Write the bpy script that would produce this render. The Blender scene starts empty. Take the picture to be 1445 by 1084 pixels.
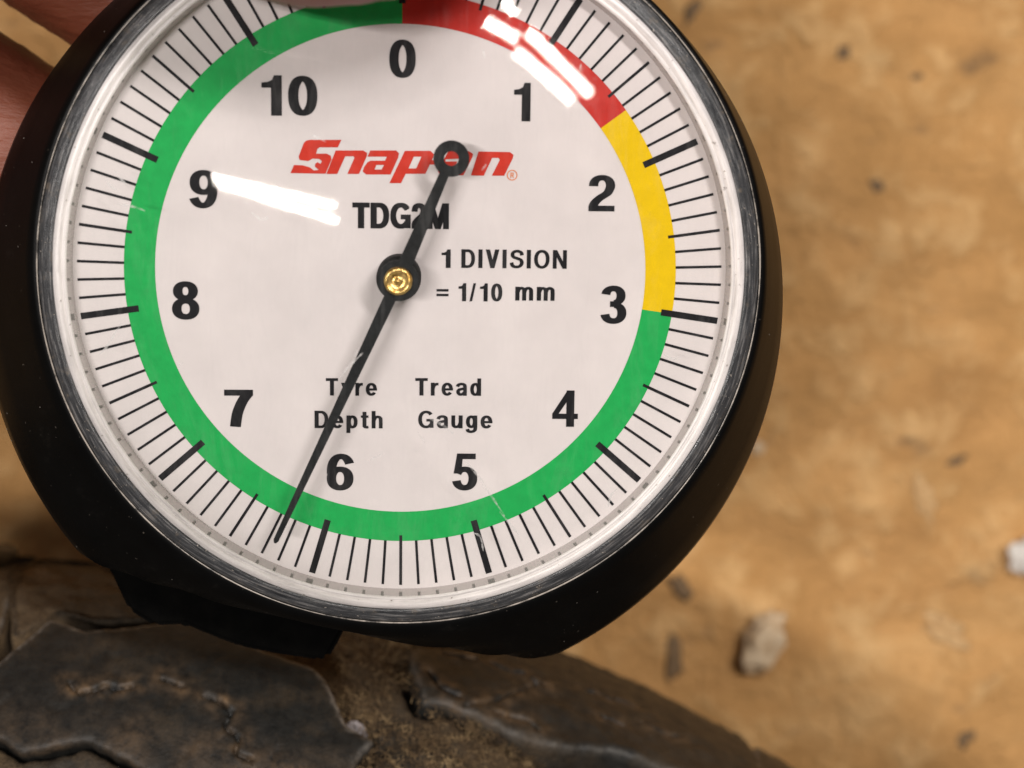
import bpy, bmesh, math, random
import numpy as np
from mathutils import Vector, Matrix, noise
from mathutils.geometry import delaunay_2d_cdt

random.seed(7)
scene = bpy.context.scene
COL = scene.collection
MM = 0.001

# ------------------------------------------------------------------ camera
CAM_Z = 0.2433
cam_data = bpy.data.cameras.new('camera')
cam = bpy.data.objects.new('camera', cam_data)
COL.objects.link(cam)
cam.location = (0, 0, CAM_Z)
cam_data.sensor_width = 36.0
cam_data.lens = 36.0 * 2600 / 1445
cam_data.clip_start = 0.005
cam_data.clip_end = 20.0
cam_data.dof.use_dof = True
cam_data.dof.focus_distance = 0.147
cam_data.dof.aperture_fstop = 64.8 / 2.4
scene.camera = cam

# ------------------------------------------------------------------ world and lamps
world = bpy.data.worlds.new('World')
scene.world = world
world.use_nodes = True
bg = world.node_tree.nodes['Background']
bg.inputs[0].default_value = (1.0, 0.92, 0.85, 1)
bg.inputs[1].default_value = 0.13

def lamp(name, a, b, width, power, z=1.443):
    """a fluorescent tube hanging over the bench, from a to b"""
    li = bpy.data.lights.new(name, 'AREA')
    li.shape = 'RECTANGLE'
    a = Vector((a[0], a[1], z)); b = Vector((b[0], b[1], z))
    li.size = (b - a).length
    li.size_y = width
    li.energy = power * li.size * width / 0.015
    li.color = (1.0, 0.95, 0.915)
    o = bpy.data.objects.new(name, li)
    COL.objects.link(o)
    o.location = (a + b) / 2
    o.rotation_euler = (0, 0, math.atan2(b.y - a.y, b.x - a.x))
    return o

scene.view_settings.view_transform = 'Standard'
scene.view_settings.look = 'None'
scene.view_settings.exposure = 0.0
scene.view_settings.gamma = 1.0
scene.render.engine = 'CYCLES'
scene.cycles.use_denoising = True
scene.cycles.max_bounces = 10
scene.cycles.transparent_max_bounces = 16
scene.cycles.sample_clamp_indirect = 6.0

# ------------------------------------------------------------------ traced measures (millimetres)
# dial measures are in the plane of the dial, tyre measures are arc lengths
# (round the tyre, over the shoulder), bench measures lie on the bench top
NUMS = {'0': ((-0.997, 14.953), (1.047, 17.857)), '1': ((8.477, 11.792), (9.854, 14.715)), '2': ((14.457, 4.94), (16.495, 7.755)), '3': ((15.575, -3.873), (17.626, -0.839)), '4': ((11.92, -12.093), (13.945, -9.182)), '5': ((4.057, -17.283), (6.054, -14.291)), '6': ((-5.867, -17.319), (-3.737, -14.335)), '7': ((-13.837, -12.223), (-11.592, -9.275)), '8': ((-17.783, -3.784), (-15.659, -0.781)), '9': ((-16.28, 4.857), (-14.126, 7.81)), '10': ((-10.837, 11.995), (-6.449, 15.044))}
WORDS = [('1', (3.046, 0.426), (3.807, 1.869)), ('DIVISION', (4.644, 0.44), (12.856, 1.894)), ('=', (2.73, -2.016), (3.663, -1.065)), ('1/10', (4.389, -2.17), (7.86, -0.753)), ('mm', (8.873, -2.079), (11.963, -0.997)), ('Tyre', (-5.895, -9.693), (-1.899, -8.316)), ('Tread', (1.105, -9.653), (6.275, -8.266)), ('Depth', (-6.794, -12.301), (-1.452, -10.912)), ('Gauge', (1.339, -12.26), (7.195, -10.865)), ('TDG2M', (-3.768, 3.448), (3.617, 5.436))]
LOGO = [([(-7.047, 10.187), (-4.643, 10.214), (-4.914, 9.646), (-6.307, 9.63), (-6.483, 9.494), (-6.579, 9.143), (-5.768, 9.152), (-5.457, 8.993), (-5.404, 8.697), (-5.868, 7.612), (-8.548, 7.638), (-8.273, 8.262), (-7.598, 8.242), (-7.057, 8.086), (-6.761, 7.859), (-6.382, 7.904), (-6.516, 8.024), (-6.678, 8.144), (-6.65, 8.36), (-6.474, 8.497), (-6.244, 8.364), (-6.135, 8.581), (-6.351, 8.741), (-6.851, 8.762), (-7.19, 8.57), (-7.838, 8.644), (-7.918, 8.899), (-7.52, 9.939), (-7.317, 10.13)], []), ([(-5.077, 9.402), (-2.966, 9.425), (-2.669, 9.24), (-2.696, 8.997), (-3.293, 7.626), (-4.188, 7.616), (-3.644, 8.851), (-3.698, 8.972), (-4.348, 8.965), (-4.961, 7.608), (-5.801, 7.599)], []), ([(-2.425, 9.431), (-0.446, 9.453), (-0.229, 9.253), (-0.282, 8.915), (-0.863, 7.611), (-2.723, 7.591), (-3.008, 7.805), (-2.913, 8.144), (-2.642, 8.525), (-2.425, 8.649), (-1.299, 8.661), (-1.15, 8.973), (-2.642, 8.957)], [[(-1.964, 8.33), (-1.367, 8.336), (-1.556, 7.982), (-2.099, 7.977)]]), ([(0.232, 9.434), (2.186, 9.455), (2.446, 9.215), (2.393, 8.944), (1.815, 7.693), (0.292, 7.677), (-0.06, 6.955), (-0.957, 6.946)], [[(0.912, 8.996), (1.509, 9.002), (1.106, 8.092), (0.508, 8.086)]]), ([(2.231, 8.74), (2.815, 8.746), (2.681, 8.407), (2.083, 8.4)], []), ([(3.586, 9.444), (5.149, 9.461), (5.491, 9.249), (5.399, 8.95), (4.756, 7.616), (2.986, 7.597), (2.78, 7.866), (2.873, 8.165)], [[(3.359, 8.82), (4.474, 8.886), (4.343, 8.222), (4.139, 8.219), (4.244, 8.667), (3.36, 8.644)]]), ([(5.898, 9.442), (8.308, 9.429), (8.597, 9.215), (8.533, 8.93), (7.894, 7.609), (6.939, 7.599), (7.552, 8.839), (7.442, 8.973), (6.951, 8.967), (6.325, 7.592), (5.329, 7.609)], [])]
REG = ((8.508, 7.656), 0.41180866965620333)
NEEDLE = {'tail': (3.783, 9.018), 'hub': (-0.18, -0.212), 'tip': (-9.661, -20.681)}
BODY = (-1.33, -3.54, 32.26)
SCRATCH = [[(2.19, -10.38), (3.27, -10.94), (4.08, -11.62)], [(4.91, -13.78), (5.84, -14.83), (6.85, -16.41), (8.09, -18.38)], [(7.7, -18.02), (8.66, -19.24), (9.23, -20.04)], [(-4.46, -7.4), (-3.93, -6.57), (-2.75, -5.36)], [(-3.39, -5.75), (-3.12, -5.04)], [(20.13, -5.7), (20.93, -6.06), (21.78, -5.81)], [(5.69, -19.77), (6.25, -20.15), (6.49, -21.37)], [(-21.5, 7.99), (-20.95, 7.27), (-20.4, 6.76)], [(-10.99, 4.98), (-10.2, 4.47), (-9.78, 4.69)], [(6.02, 8.31), (6.34, 8.72)], [(6.08, 17.1), (6.18, 16.48)], [(-22.92, -6.1), (-22.34, -5.52), (-21.04, -3.55)], [(-7.87, -18.85), (-7.77, -19.26)], [(1.39, -11.5), (1.93, -12.35)], [(-21.24, 5.37), (-19.87, 5.19), (-19.05, 4.9)], [(-22.05, 7.35), (-21.78, 6.72), (-21.07, 6.32)], [(13.4, 16.17), (13.3, 15.65)], [(-16.83, -6.92), (-16.38, -6.47)], [(-2.37, -13.79), (-1.29, -13.21)], [(-5.48, 10.25), (-6.53, 10.75)], [(16.84, -16.44), (16.41, -17.01), (16.22, -17.96)]]
LAMPS = [((-0.6308, -0.0052), (-0.1908, -0.1038)), ((-0.6145, -0.025), (-0.1872, -0.1551)), ((0.2551, 0.5593), (0.4249, 0.476)), ((0.3853, 0.6173), (0.4248, 0.5714)), ((0.4664, 0.5076), (0.7076, 0.2956)), ((0.4176, 0.4304), (0.6294, 0.2699))]
OUT_A = [(7.66, 25.42), (10.69, 21.6), (12.13, 19.49), (13.8, 16.2), (14.93, 16.15), (17.37, 17.23), (20.07, 16.46), (26.73, 13.71), (29.13, 14.66), (32.41, 15.55), (36.37, 16.39), (39.21, 16.76), (41.3, 18.37), (42.79, 20.81), (44.05, 22.47), (47.08, 23.47), (46.07, 26.03), (45.78, 28.55), (36.15, 33.39), (27.32, 31.29), (23.98, 30.23), (20.94, 29.18), (17.58, 30.34), (15.16, 30.96), (12.78, 29.98), (8.57, 29.2)]
OUT_B = [(8.72, 29.85), (12.93, 30.62), (15.04, 31.6), (18.07, 30.94), (21.08, 29.75), (23.78, 30.77), (26.79, 31.88), (32.03, 35.98), (21.43, 38.04), (10.41, 38.34)]
OUT_C = [(6.79, 5.94), (7.01, 2.68), (9.86, 3.39), (13.62, 4.4), (20.71, 7.91), (25.53, 10.92), (26.12, 12.9), (21.13, 15.3), (17.31, 16.22), (14.01, 15.2), (12.42, 18.06), (10.85, 20.22), (9.08, 14.18)]
OUT_D = [(47.96, 12.55), (49.25, 14.96), (50.25, 17.11), (53.16, 16.88), (54.99, 17.21), (57.51, 17.38), (60.78, 17.67), (64.56, 16.84), (69.28, 14.64), (73.61, 13.91), (79.5, 12.94), (85.09, 10.35), (84.78, 2.84), (81.94, 0.98), (76.13, 1.98), (71.67, 2.26), (63.18, 3.19), (60.91, 2.52), (55.79, 4.88), (51.63, 7.33), (47.97, 9.48)]
OUT_F = [(83.36, 4.56), (85.55, -1.52), (88.24, -2.72), (92.2, -1.44), (90.26, 6.55), (86.23, 8.81), (83.88, 7.52)]
OUT_G = [(1.22, 7.23), (4.1, 5.27), (6.36, 6.88), (9.79, 19.24), (7.2, 23.58), (3.79, 25.93), (0.29, 17.76)]
CRACKS = {'A': [[(17.8, 23.74), (18.95, 24.58), (20.37, 24.09), (21.2, 23.44), (22.27, 23.66), (23.68, 23.13)], [(26.05, 21.9), (27.05, 22.12), (28.2, 22.38)], [(30.53, 23.01), (31.97, 23.32), (33.3, 24.25), (33.14, 25.69), (34.62, 26.59), (34.79, 27.95), (36.45, 28.27)]], 'D': [[(65.12, 5.88), (66.6, 5.0), (67.88, 5.19), (68.63, 4.68), (70.46, 4.56)], [(67.39, 10.09), (68.41, 9.82), (69.6, 9.82)], [(55.32, 7.91), (57.15, 8.12), (58.92, 7.48)], [(59.71, 8.16), (61.05, 8.35)], [(49.92, 13.25), (51.54, 15.16), (53.58, 15.46)], [(54.12, 16.43), (56.28, 14.71), (58.64, 11.48), (60.59, 8.08)], [(57.21, 15.92), (59.59, 15.28), (61.54, 16.09)], [(71.21, 7.89), (73.48, 8.08), (75.36, 6.94)], [(51.16, 9.37), (54.07, 8.39)]]}
PEBBLES = [(44.81, 21.42), (47.84, 22.44), (43.41, 22.66)]
CRUMBS = [(23.91, 49.41, 1.31), (43.75, 43.79, 0.94), (53.57, 40.61, 0.84), (54.51, 32.38, 1.03), (48.15, 26.2, 1.03), (22.22, -26.95, 1.4), (21.48, -36.12, 1.4), (59.84, -46.98, 1.12), (43.56, -12.17, 0.75), (58.91, -10.11, 0.94), (61.99, -9.36, 0.66), (41.41, -32.1, 0.66), (44.31, -45.1, 0.94), (35.33, -21.34, 0.56), (58.91, -41.45, 0.75)]
CHIPS = [(32.71, -33.97, 2.81), (67.89, -22.74, 2.43), (54.51, -15.25, 1.31), (32.52, -8.42, 0.84), (56.85, -32.56, 1.5)]
BASE = ((-26.512, -24.218), (12.027, -32.86))
GAP_SHADE = [(-25.621, -24.556), (-3.968, -28.945), (-5.145, -32.144), (-6.388, -34.331), (-7.255, -34.459), (-8.243, -34.266), (-10.465, -33.945), (-13.849, -33.239), (-16.603, -32.151), (-18.554, -31.257), (-21.19, -31.387), (-23.303, -29.988)]  # outline of the block that stands in for shade below the case

TUBE_W = [0.018, 0.018, 0.048, 0.04, 0.048, 0.048]
TUBE_P = [11.5, 11.5, 6.6, 6.6, 6.6, 6.6]
for (a, b), w_, p_ in zip(LAMPS, TUBE_W, TUBE_P):
    lamp('fluorescent_tube', a, b, w_, p_)

# ------------------------------------------------------------------ material helpers
def new_mat(name):
    m = bpy.data.materials.new(name)
    m.use_nodes = True
    nt = m.node_tree
    return m, nt, nt.nodes, nt.links, nt.nodes['Principled BSDF']

def tex_noise(nt, scale, detail=4, rough=0.55, coord=None, dist=0.0):
    n = nt.nodes.new('ShaderNodeTexNoise')
    n.inputs['Scale'].default_value = scale
    n.inputs['Detail'].default_value = detail
    n.inputs['Roughness'].default_value = rough
    n.inputs['Distortion'].default_value = dist
    if coord is not None:
        nt.links.new(coord, n.inputs['Vector'])
    return n

def ramp(nt, fac, stops):
    r = nt.nodes.new('ShaderNodeValToRGB')
    el = r.color_ramp.elements
    while len(el) < len(stops):
        el.new(0.5)
    for e, (p, col) in zip(el, stops):
        e.position = p
        e.color = (*col, 1) if len(col) == 3 else col
    nt.links.new(fac, r.inputs['Fac'])
    return r

def mix(nt, fac, a, b, mode='MIX'):
    m = nt.nodes.new('ShaderNodeMix')
    m.data_type = 'RGBA'
    m.blend_type = mode
    for sock, v in ((m.inputs[0], fac), (m.inputs[6], a), (m.inputs[7], b)):
        if isinstance(v, (int, float)):
            sock.default_value = v
        elif isinstance(v, tuple):
            sock.default_value = (*v, 1)
        else:
            nt.links.new(v, sock)
    return m.outputs[2]

def objcoord(nt, scale=None, rot=None):
    t = nt.nodes.new('ShaderNodeTexCoord')
    if scale is None:
        return t.outputs['Object']
    mp = nt.nodes.new('ShaderNodeMapping')
    mp.inputs['Scale'].default_value = scale
    if rot:
        mp.inputs['Rotation'].default_value = rot
    nt.links.new(t.outputs['Object'], mp.inputs['Vector'])
    return mp.outputs['Vector']

def polar(nt, ka, kr):
    """coordinates wrapped round the z axis: angle, radius, height"""
    t = nt.nodes.new('ShaderNodeTexCoord')
    sp = nt.nodes.new('ShaderNodeSeparateXYZ'); nt.links.new(t.outputs['Object'], sp.inputs[0])
    an = nt.nodes.new('ShaderNodeMath'); an.operation = 'ARCTAN2'
    nt.links.new(sp.outputs[1], an.inputs[0]); nt.links.new(sp.outputs[0], an.inputs[1])
    ln = nt.nodes.new('ShaderNodeVectorMath'); ln.operation = 'LENGTH'; nt.links.new(t.outputs['Object'], ln.inputs[0])
    a2 = nt.nodes.new('ShaderNodeMath'); a2.operation = 'MULTIPLY'; a2.inputs[1].default_value = ka; nt.links.new(an.outputs[0], a2.inputs[0])
    r2 = nt.nodes.new('ShaderNodeMath'); r2.operation = 'MULTIPLY'; r2.inputs[1].default_value = kr; nt.links.new(ln.outputs['Value'], r2.inputs[0])
    cb = nt.nodes.new('ShaderNodeCombineXYZ')
    nt.links.new(a2.outputs[0], cb.inputs[0]); nt.links.new(r2.outputs[0], cb.inputs[1])
    return cb.outputs[0]

def bump(nt, height, strength, dist, normal=None):
    b = nt.nodes.new('ShaderNodeBump')
    b.inputs['Strength'].default_value = strength
    b.inputs['Distance'].default_value = dist
    nt.links.new(height, b.inputs['Height'])
    if normal is not None:
        nt.links.new(normal, b.inputs['Normal'])
    return b.outputs['Normal']

def flat_ink(name, col, var=0.12, rough=0.55):
    m, nt, N, L, p = new_mat(name)
    n = tex_noise(nt, 900, 5, 0.6, objcoord(nt))
    dark = tuple(c * (1 - var) for c in col)
    lite = tuple(min(1, c * (1 + var)) for c in col)
    L.new(ramp(nt, n.outputs['Fac'], [(0.3, dark), (0.7, lite)]).outputs['Color'], p.inputs['Base Color'])
    p.inputs['Roughness'].default_value = rough
    p.inputs['Specular IOR Level'].default_value = 0.1
    return m

# ------------------------------------------------------------------ materials
def mat_paper():
    m, nt, N, L, p = new_mat('dial_paper')
    co = objcoord(nt)
    n1 = tex_noise(nt, 160, 5, 0.6, co)
    n2 = tex_noise(nt, 1500, 3, 0.5, co)
    base = ramp(nt, n1.outputs['Fac'], [(0.25, (0.57, 0.528, 0.525)), (0.75, (0.66, 0.612, 0.606))]).outputs['Color']
    v = nt.nodes.new('ShaderNodeTexVoronoi')
    v.inputs['Scale'].default_value = 330
    L.new(co, v.inputs['Vector'])
    spot = ramp(nt, v.outputs['Distance'], [(0.0, (1, 1, 1)), (0.07, (0, 0, 0))]).outputs['Color']
    gate = ramp(nt, tex_noise(nt, 120, 2, 0.5, co).outputs['Fac'], [(0.62, (0, 0, 0)), (0.7, (1, 1, 1))]).outputs['Color']
    f = mix(nt, 1.0, spot, gate, 'MULTIPLY')
    c = mix(nt, f, base, (0.30, 0.26, 0.24))
    L.new(c, p.inputs['Base Color'])
    p.inputs['Roughness'].default_value = 0.6
    p.inputs['Specular IOR Level'].default_value = 0.25
    L.new(bump(nt, n2.outputs['Fac'], 0.15, 0.00003), p.inputs['Normal'])
    return m

def mat_lens():
    m, nt, N, L, p = new_mat('clear_lens')
    N.remove(p)
    co = objcoord(nt)
    tr = N.new('ShaderNodeBsdfTransparent')
    tr.inputs[0].default_value = (0.975, 0.97, 0.965, 1)
    gl = N.new('ShaderNodeBsdfGlossy')
    gl.inputs['Color'].default_value = (1.0, 0.97, 0.9, 1)
    rr = ramp(nt, tex_noise(nt, 1900, 5, 0.7, co).outputs['Fac'], [(0.4, (0.018,) * 3), (0.62, (0.05,) * 3), (0.76, (0.13,) * 3)])
    L.new(rr.outputs['Color'], gl.inputs['Roughness'])
    nb = bump(nt, tex_noise(nt, 2600, 3, 0.6, co).outputs['Fac'], 0.03, 0.00004)
    L.new(nb, gl.inputs['Normal'])
    fr = N.new('ShaderNodeFresnel')
    fr.inputs['IOR'].default_value = 1.32
    mx = N.new('ShaderNodeMixShader')
    L.new(fr.outputs[0], mx.inputs[0]); L.new(tr.outputs[0], mx.inputs[1]); L.new(gl.outputs[0], mx.inputs[2])
    # a thin greasy film of fine wipe marks
    df = N.new('ShaderNodeBsdfDiffuse')
    df.inputs[0].default_value = (0.75, 0.72, 0.7, 1)
    w = tex_noise(nt, 90, 8, 0.75, objcoord(nt, (6, 1, 1), (0, 0, 0.7)), 1.5)
    fw = ramp(nt, w.outputs['Fac'], [(0.48, (0.002,) * 3), (0.8, (0.065,) * 3)])
    mx2 = N.new('ShaderNodeMixShader')
    L.new(fw.outputs['Color'], mx2.inputs[0]); L.new(mx.outputs[0], mx2.inputs[1]); L.new(df.outputs[0], mx2.inputs[2])
    L.new(mx2.outputs[0], N['Material Output'].inputs['Surface'])
    return m

def mat_scratch():
    m, nt, N, L, p = new_mat('scratched_plastic')
    p.inputs['Base Color'].default_value = (0.6, 0.58, 0.56, 1)
    p.inputs['Roughness'].default_value = 0.4
    tr = N.new('ShaderNodeBsdfTransparent')
    mx = N.new('ShaderNodeMixShader')
    f = ramp(nt, tex_noise(nt, 2600, 3, 0.6, objcoord(nt)).outputs['Fac'], [(0.35, (0.10,) * 3), (0.65, (0.75,) * 3)])
    L.new(f.outputs['Color'], mx.inputs[0]); L.new(tr.outputs[0], mx.inputs[1]); L.new(p.outputs[0], mx.inputs[2])
    L.new(mx.outputs[0], N['Material Output'].inputs['Surface'])
    return m

def mat_ring():
    m, nt, N, L, p = new_mat('silver_ring')
    co = objcoord(nt)
    n = tex_noise(nt, 1.0, 5, 0.65, polar(nt, 7.0, 3000))
    c = ramp(nt, n.outputs['Fac'], [(0.3, (0.52, 0.49, 0.48)), (0.55, (0.76, 0.72, 0.71)), (0.7, (0.84, 0.80, 0.79))]).outputs['Color']
    g = ramp(nt, tex_noise(nt, 1100, 5, 0.65, co).outputs['Fac'], [(0.66, (0, 0, 0)), (0.74, (0.9,) * 3)]).outputs['Color']
    L.new(mix(nt, g, c, (0.14, 0.11, 0.09)), p.inputs['Base Color'])
    p.inputs['Roughness'].default_value = 0.3
    L.new(bump(nt, n.outputs['Fac'], 0.35, 0.00006), p.inputs['Normal'])
    return m

def mat_wall():
    m, nt, N, L, p = new_mat('lens_wall')
    N.remove(p)
    gl = N.new('ShaderNodeBsdfGlossy')
    gl.inputs['Color'].default_value = (0.70, 0.67, 0.66, 1)
    gl.inputs['Roughness'].default_value = 0.03
    df = N.new('ShaderNodeBsdfDiffuse')
    df.inputs[0].default_value = (0.55, 0.52, 0.51, 1)
    mx = N.new('ShaderNodeMixShader')
    mx.inputs[0].default_value = 0.5
    L.new(gl.outputs[0], mx.inputs[1]); L.new(df.outputs[0], mx.inputs[2])
    L.new(mx.outputs[0], N['Material Output'].inputs['Surface'])
    return m

def mat_edge():
    m, nt, N, L, p = new_mat('dark_clear_edge')
    co = objcoord(nt)
    n = tex_noise(nt, 1.0, 6, 0.7, polar(nt, 9.0, 5200))
    n2 = tex_noise(nt, 700, 7, 0.75, co)
    c = ramp(nt, n.outputs['Fac'], [(0.32, (0.013, 0.014, 0.016)), (0.52, (0.050, 0.051, 0.054)), (0.68, (0.22, 0.21, 0.205))]).outputs['Color']
    g = ramp(nt, n2.outputs['Fac'], [(0.56, (0, 0, 0)), (0.7, (0.8,) * 3)]).outputs['Color']
    L.new(mix(nt, g, c, (0.15, 0.12, 0.09)), p.inputs['Base Color'])
    r = ramp(nt, n2.outputs['Fac'], [(0.35, (0.16,) * 3), (0.7, (0.45,) * 3)])
    L.new(r.outputs['Color'], p.inputs['Roughness'])
    L.new(bump(nt, n.outputs['Fac'], 0.6, 0.0001), p.inputs['Normal'])
    return m

def mat_lip():
    m, nt, N, L, p = new_mat('bright_lip')
    n = tex_noise(nt, 420, 5, 0.7, objcoord(nt))
    c = ramp(nt, n.outputs['Fac'], [(0.38, (0.06, 0.055, 0.05)), (0.56, (0.42, 0.37, 0.32))]).outputs['Color']
    L.new(c, p.inputs['Base Color'])
    p.inputs['Roughness'].default_value = 0.25
    return m

def mat_case():
    m, nt, N, L, p = new_mat('black_case_rubber')
    co = objcoord(nt)
    n = tex_noise(nt, 260, 7, 0.7, co)
    c = ramp(nt, n.outputs['Fac'], [(0.3, (0.0016, 0.0016, 0.0016)), (0.62, (0.0026, 0.0026, 0.0026)), (0.8, (0.010, 0.009, 0.008))]).outputs['Color']
    sp = ramp(nt, tex_noise(nt, 2300, 3, 0.5, co).outputs['Fac'], [(0.73, (0, 0, 0)), (0.78, (0.7, 0.7, 0.7))]).outputs['Color']
    L.new(mix(nt, sp, c, (0.10, 0.085, 0.07)), p.inputs['Base Color'])
    p.inputs['Roughness'].default_value = 0.40
    p.inputs['Specular IOR Level'].default_value = 0.08
    L.new(bump(nt, n.outputs['Fac'], 0.25, 0.0001), p.inputs['Normal'])
    return m

def mat_needle():
    m, nt, N, L, p = new_mat('black_needle')
    n = tex_noise(nt, 1500, 4, 0.6, objcoord(nt))
    L.new(ramp(nt, n.outputs['Fac'], [(0.35, (0.004, 0.005, 0.0055)), (0.75, (0.012, 0.014, 0.015))]).outputs['Color'], p.inputs['Base Color'])
    p.inputs['Roughness'].default_value = 0.55
    p.inputs['Specular IOR Level'].default_value = 0.15
    return m

def mat_brass():
    m, nt, N, L, p = new_mat('brass')
    n = tex_noise(nt, 2200, 4, 0.6, objcoord(nt))
    L.new(ramp(nt, n.outputs['Fac'], [(0.35, (0.30, 0.17, 0.035)), (0.65, (0.78, 0.56, 0.22))]).outputs['Color'], p.inputs['Base Color'])
    p.inputs['Metallic'].default_value = 0.9
    p.inputs['Roughness'].default_value = 0.28
    L.new(bump(nt, n.outputs['Fac'], 0.5, 0.0001), p.inputs['Normal'])
    return m

def mat_rubber(name, dusty, lo_=None):
    m, nt, N, L, p = new_mat(name)
    co = objcoord(nt)
    n1 = tex_noise(nt, 85, 8, 0.68, co)
    n2 = tex_noise(nt, 900, 6, 0.7, co)
    n3 = tex_noise(nt, 4200, 3, 0.6, co)
    rub = ramp(nt, n2.outputs['Fac'], [(0.3, (0.007, 0.007, 0.0065)), (0.7, (0.021, 0.020, 0.0175))]).outputs['Color']
    dust = ramp(nt, n3.outputs['Fac'], [(0.3, (0.050, 0.030, 0.014)), (0.7, (0.150, 0.098, 0.048))]).outputs['Color']
    lo, hi = (0.54, 0.88) if not dusty else (0.30, 0.66)
    lo = lo_ or lo
    cover = ramp(nt, n1.outputs['Fac'], [(lo, (0, 0, 0)), (hi, (0.75,) * 3 if not dusty else (0.95,) * 3)]).outputs['Color']
    at = N.new('ShaderNodeAttribute'); at.attribute_name = 'wear'
    sep = N.new('ShaderNodeSeparateColor'); L.new(at.outputs['Color'], sep.inputs[0])
    c = mix(nt, cover, rub, dust)
    # red channel: scuffed grey edges; green channel: packed soil in cracks
    wn = ramp(nt, n2.outputs['Fac'], [(0.35, (0.1,) * 3), (0.65, (1, 1, 1))]).outputs['Color']
    fr = N.new('ShaderNodeMath'); fr.operation = 'MULTIPLY'; L.new(sep.outputs[0], fr.inputs[0]); L.new(wn, fr.inputs[1])
    c = mix(nt, fr.outputs[0], c, (0.27, 0.245, 0.215))
    fg = N.new('ShaderNodeMath'); fg.operation = 'MULTIPLY'; L.new(sep.outputs[1], fg.inputs[0]); L.new(wn, fg.inputs[1])
    c = mix(nt, fg.outputs[0], c, (0.17, 0.105, 0.055))
    L.new(c, p.inputs['Base Color'])
    rr = ramp(nt, cover, [(0.0, (0.48,) * 3), (0.7, (0.9,) * 3)])
    L.new(rr.outputs['Color'], p.inputs['Roughness'])
    p.inputs['Specular IOR Level'].default_value = 0.3
    b1 = bump(nt, n2.outputs['Fac'], 0.35 if not dusty else 0.6, 0.00025)
    L.new(bump(nt, n3.outputs['Fac'], 0.7 if dusty else 0.35, 0.00012, b1), p.inputs['Normal'])
    return m

def mat_fuzz():
    m, nt, N, L, p = new_mat('soil_fibre')
    n = tex_noise(nt, 700, 3, 0.6, objcoord(nt))
    L.new(ramp(nt, n.outputs['Fac'], [(0.32, (0.03, 0.017, 0.008)), (0.52, (0.13, 0.08, 0.035)), (0.72, (0.36, 0.25, 0.125))]).outputs['Color'], p.inputs['Base Color'])
    p.inputs['Roughness'].default_value = 0.9
    return m

def mat_wood():
    m, nt, N, L, p = new_mat('bench_wood')
    g = objcoord(nt, (1, 3.2, 1), (0, 0, 0.42))
    co = objcoord(nt)
    n1 = tex_noise(nt, 16, 5, 0.6, g, 1.2)
    n2 = tex_noise(nt, 30, 6, 0.62, co, 0.4)
    n3 = tex_noise(nt, 260, 6, 0.7, g)
    n4 = tex_noise(nt, 120, 6, 0.7, co, 0.3)
    c = ramp(nt, n1.outputs['Fac'], [(0.30, (0.50, 0.252, 0.080)), (0.5, (0.655, 0.350, 0.122)), (0.70, (0.73, 0.425, 0.168))]).outputs['Color']
    c = mix(nt, ramp(nt, n2.outputs['Fac'], [(0.40, (0.8,) * 3), (0.58, (0, 0, 0))]).outputs['Color'], c, (0.53, 0.275, 0.086))
    c = mix(nt, ramp(nt, n4.outputs['Fac'], [(0.50, (0, 0, 0)), (0.66, (0.75,) * 3)]).outputs['Color'], c, (0.82, 0.52, 0.23))
    c = mix(nt, ramp(nt, n3.outputs['Fac'], [(0.52, (0, 0, 0)), (0.75, (0.4,) * 3)]).outputs['Color'], c, (0.33, 0.175, 0.06))
    st = ramp(nt, tex_noise(nt, 95, 4, 0.6, objcoord(nt, (1, 1.7, 1), (0, 0, -0.5))).outputs['Fac'], [(0.62, (0, 0, 0)), (0.74, (0.8,) * 3)]).outputs['Color']
    c = mix(nt, st, c, (0.21, 0.125, 0.06))
    L.new(c, p.inputs['Base Color'])
    p.inputs['Roughness'].default_value = 0.7
    b1 = bump(nt, n4.outputs['Fac'], 1.0, 0.004)
    L.new(bump(nt, n3.outputs['Fac'], 0.5, 0.0008, b1), p.inputs['Normal'])
    return m

def mat_skin():
    m, nt, N, L, p = new_mat('skin')
    co = objcoord(nt)
    n1 = tex_noise(nt, 60, 5, 0.6, co)
    c = ramp(nt, n1.outputs['Fac'], [(0.3, (0.165, 0.040, 0.018)), (0.7, (0.27, 0.076, 0.036))]).outputs['Color']
    L.new(c, p.inputs['Base Color'])
    p.inputs['Roughness'].default_value = 0.5
    p.inputs['Subsurface Weight'].default_value = 0.25
    p.inputs['Subsurface Radius'].default_value = (0.004, 0.0015, 0.0008)
    p.inputs['Subsurface Scale'].default_value = 0.5
    w = tex_noise(nt, 900, 4, 0.6, objcoord(nt, (0.35, 1.5, 1), (0, 0, 0.6)))
    L.new(bump(nt, w.outputs['Fac'], 0.45, 0.0005), p.inputs['Normal'])
    return m

def mat_plain(name, c1, c2, scale, rough=0.8):
    m, nt, N, L, p = new_mat(name)
    p.inputs['Specular IOR Level'].default_value = 0.5 if rough < 0.9 else 0.03
    n = tex_noise(nt, scale, 5, 0.65, objcoord(nt))
    L.new(ramp(nt, n.outputs['Fac'], [(0.3, c1), (0.7, c2)]).outputs['Color'], p.inputs['Base Color'])
    p.inputs['Roughness'].default_value = rough
    L.new(bump(nt, n.outputs['Fac'], 0.5, 0.0003), p.inputs['Normal'])
    return m

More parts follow.
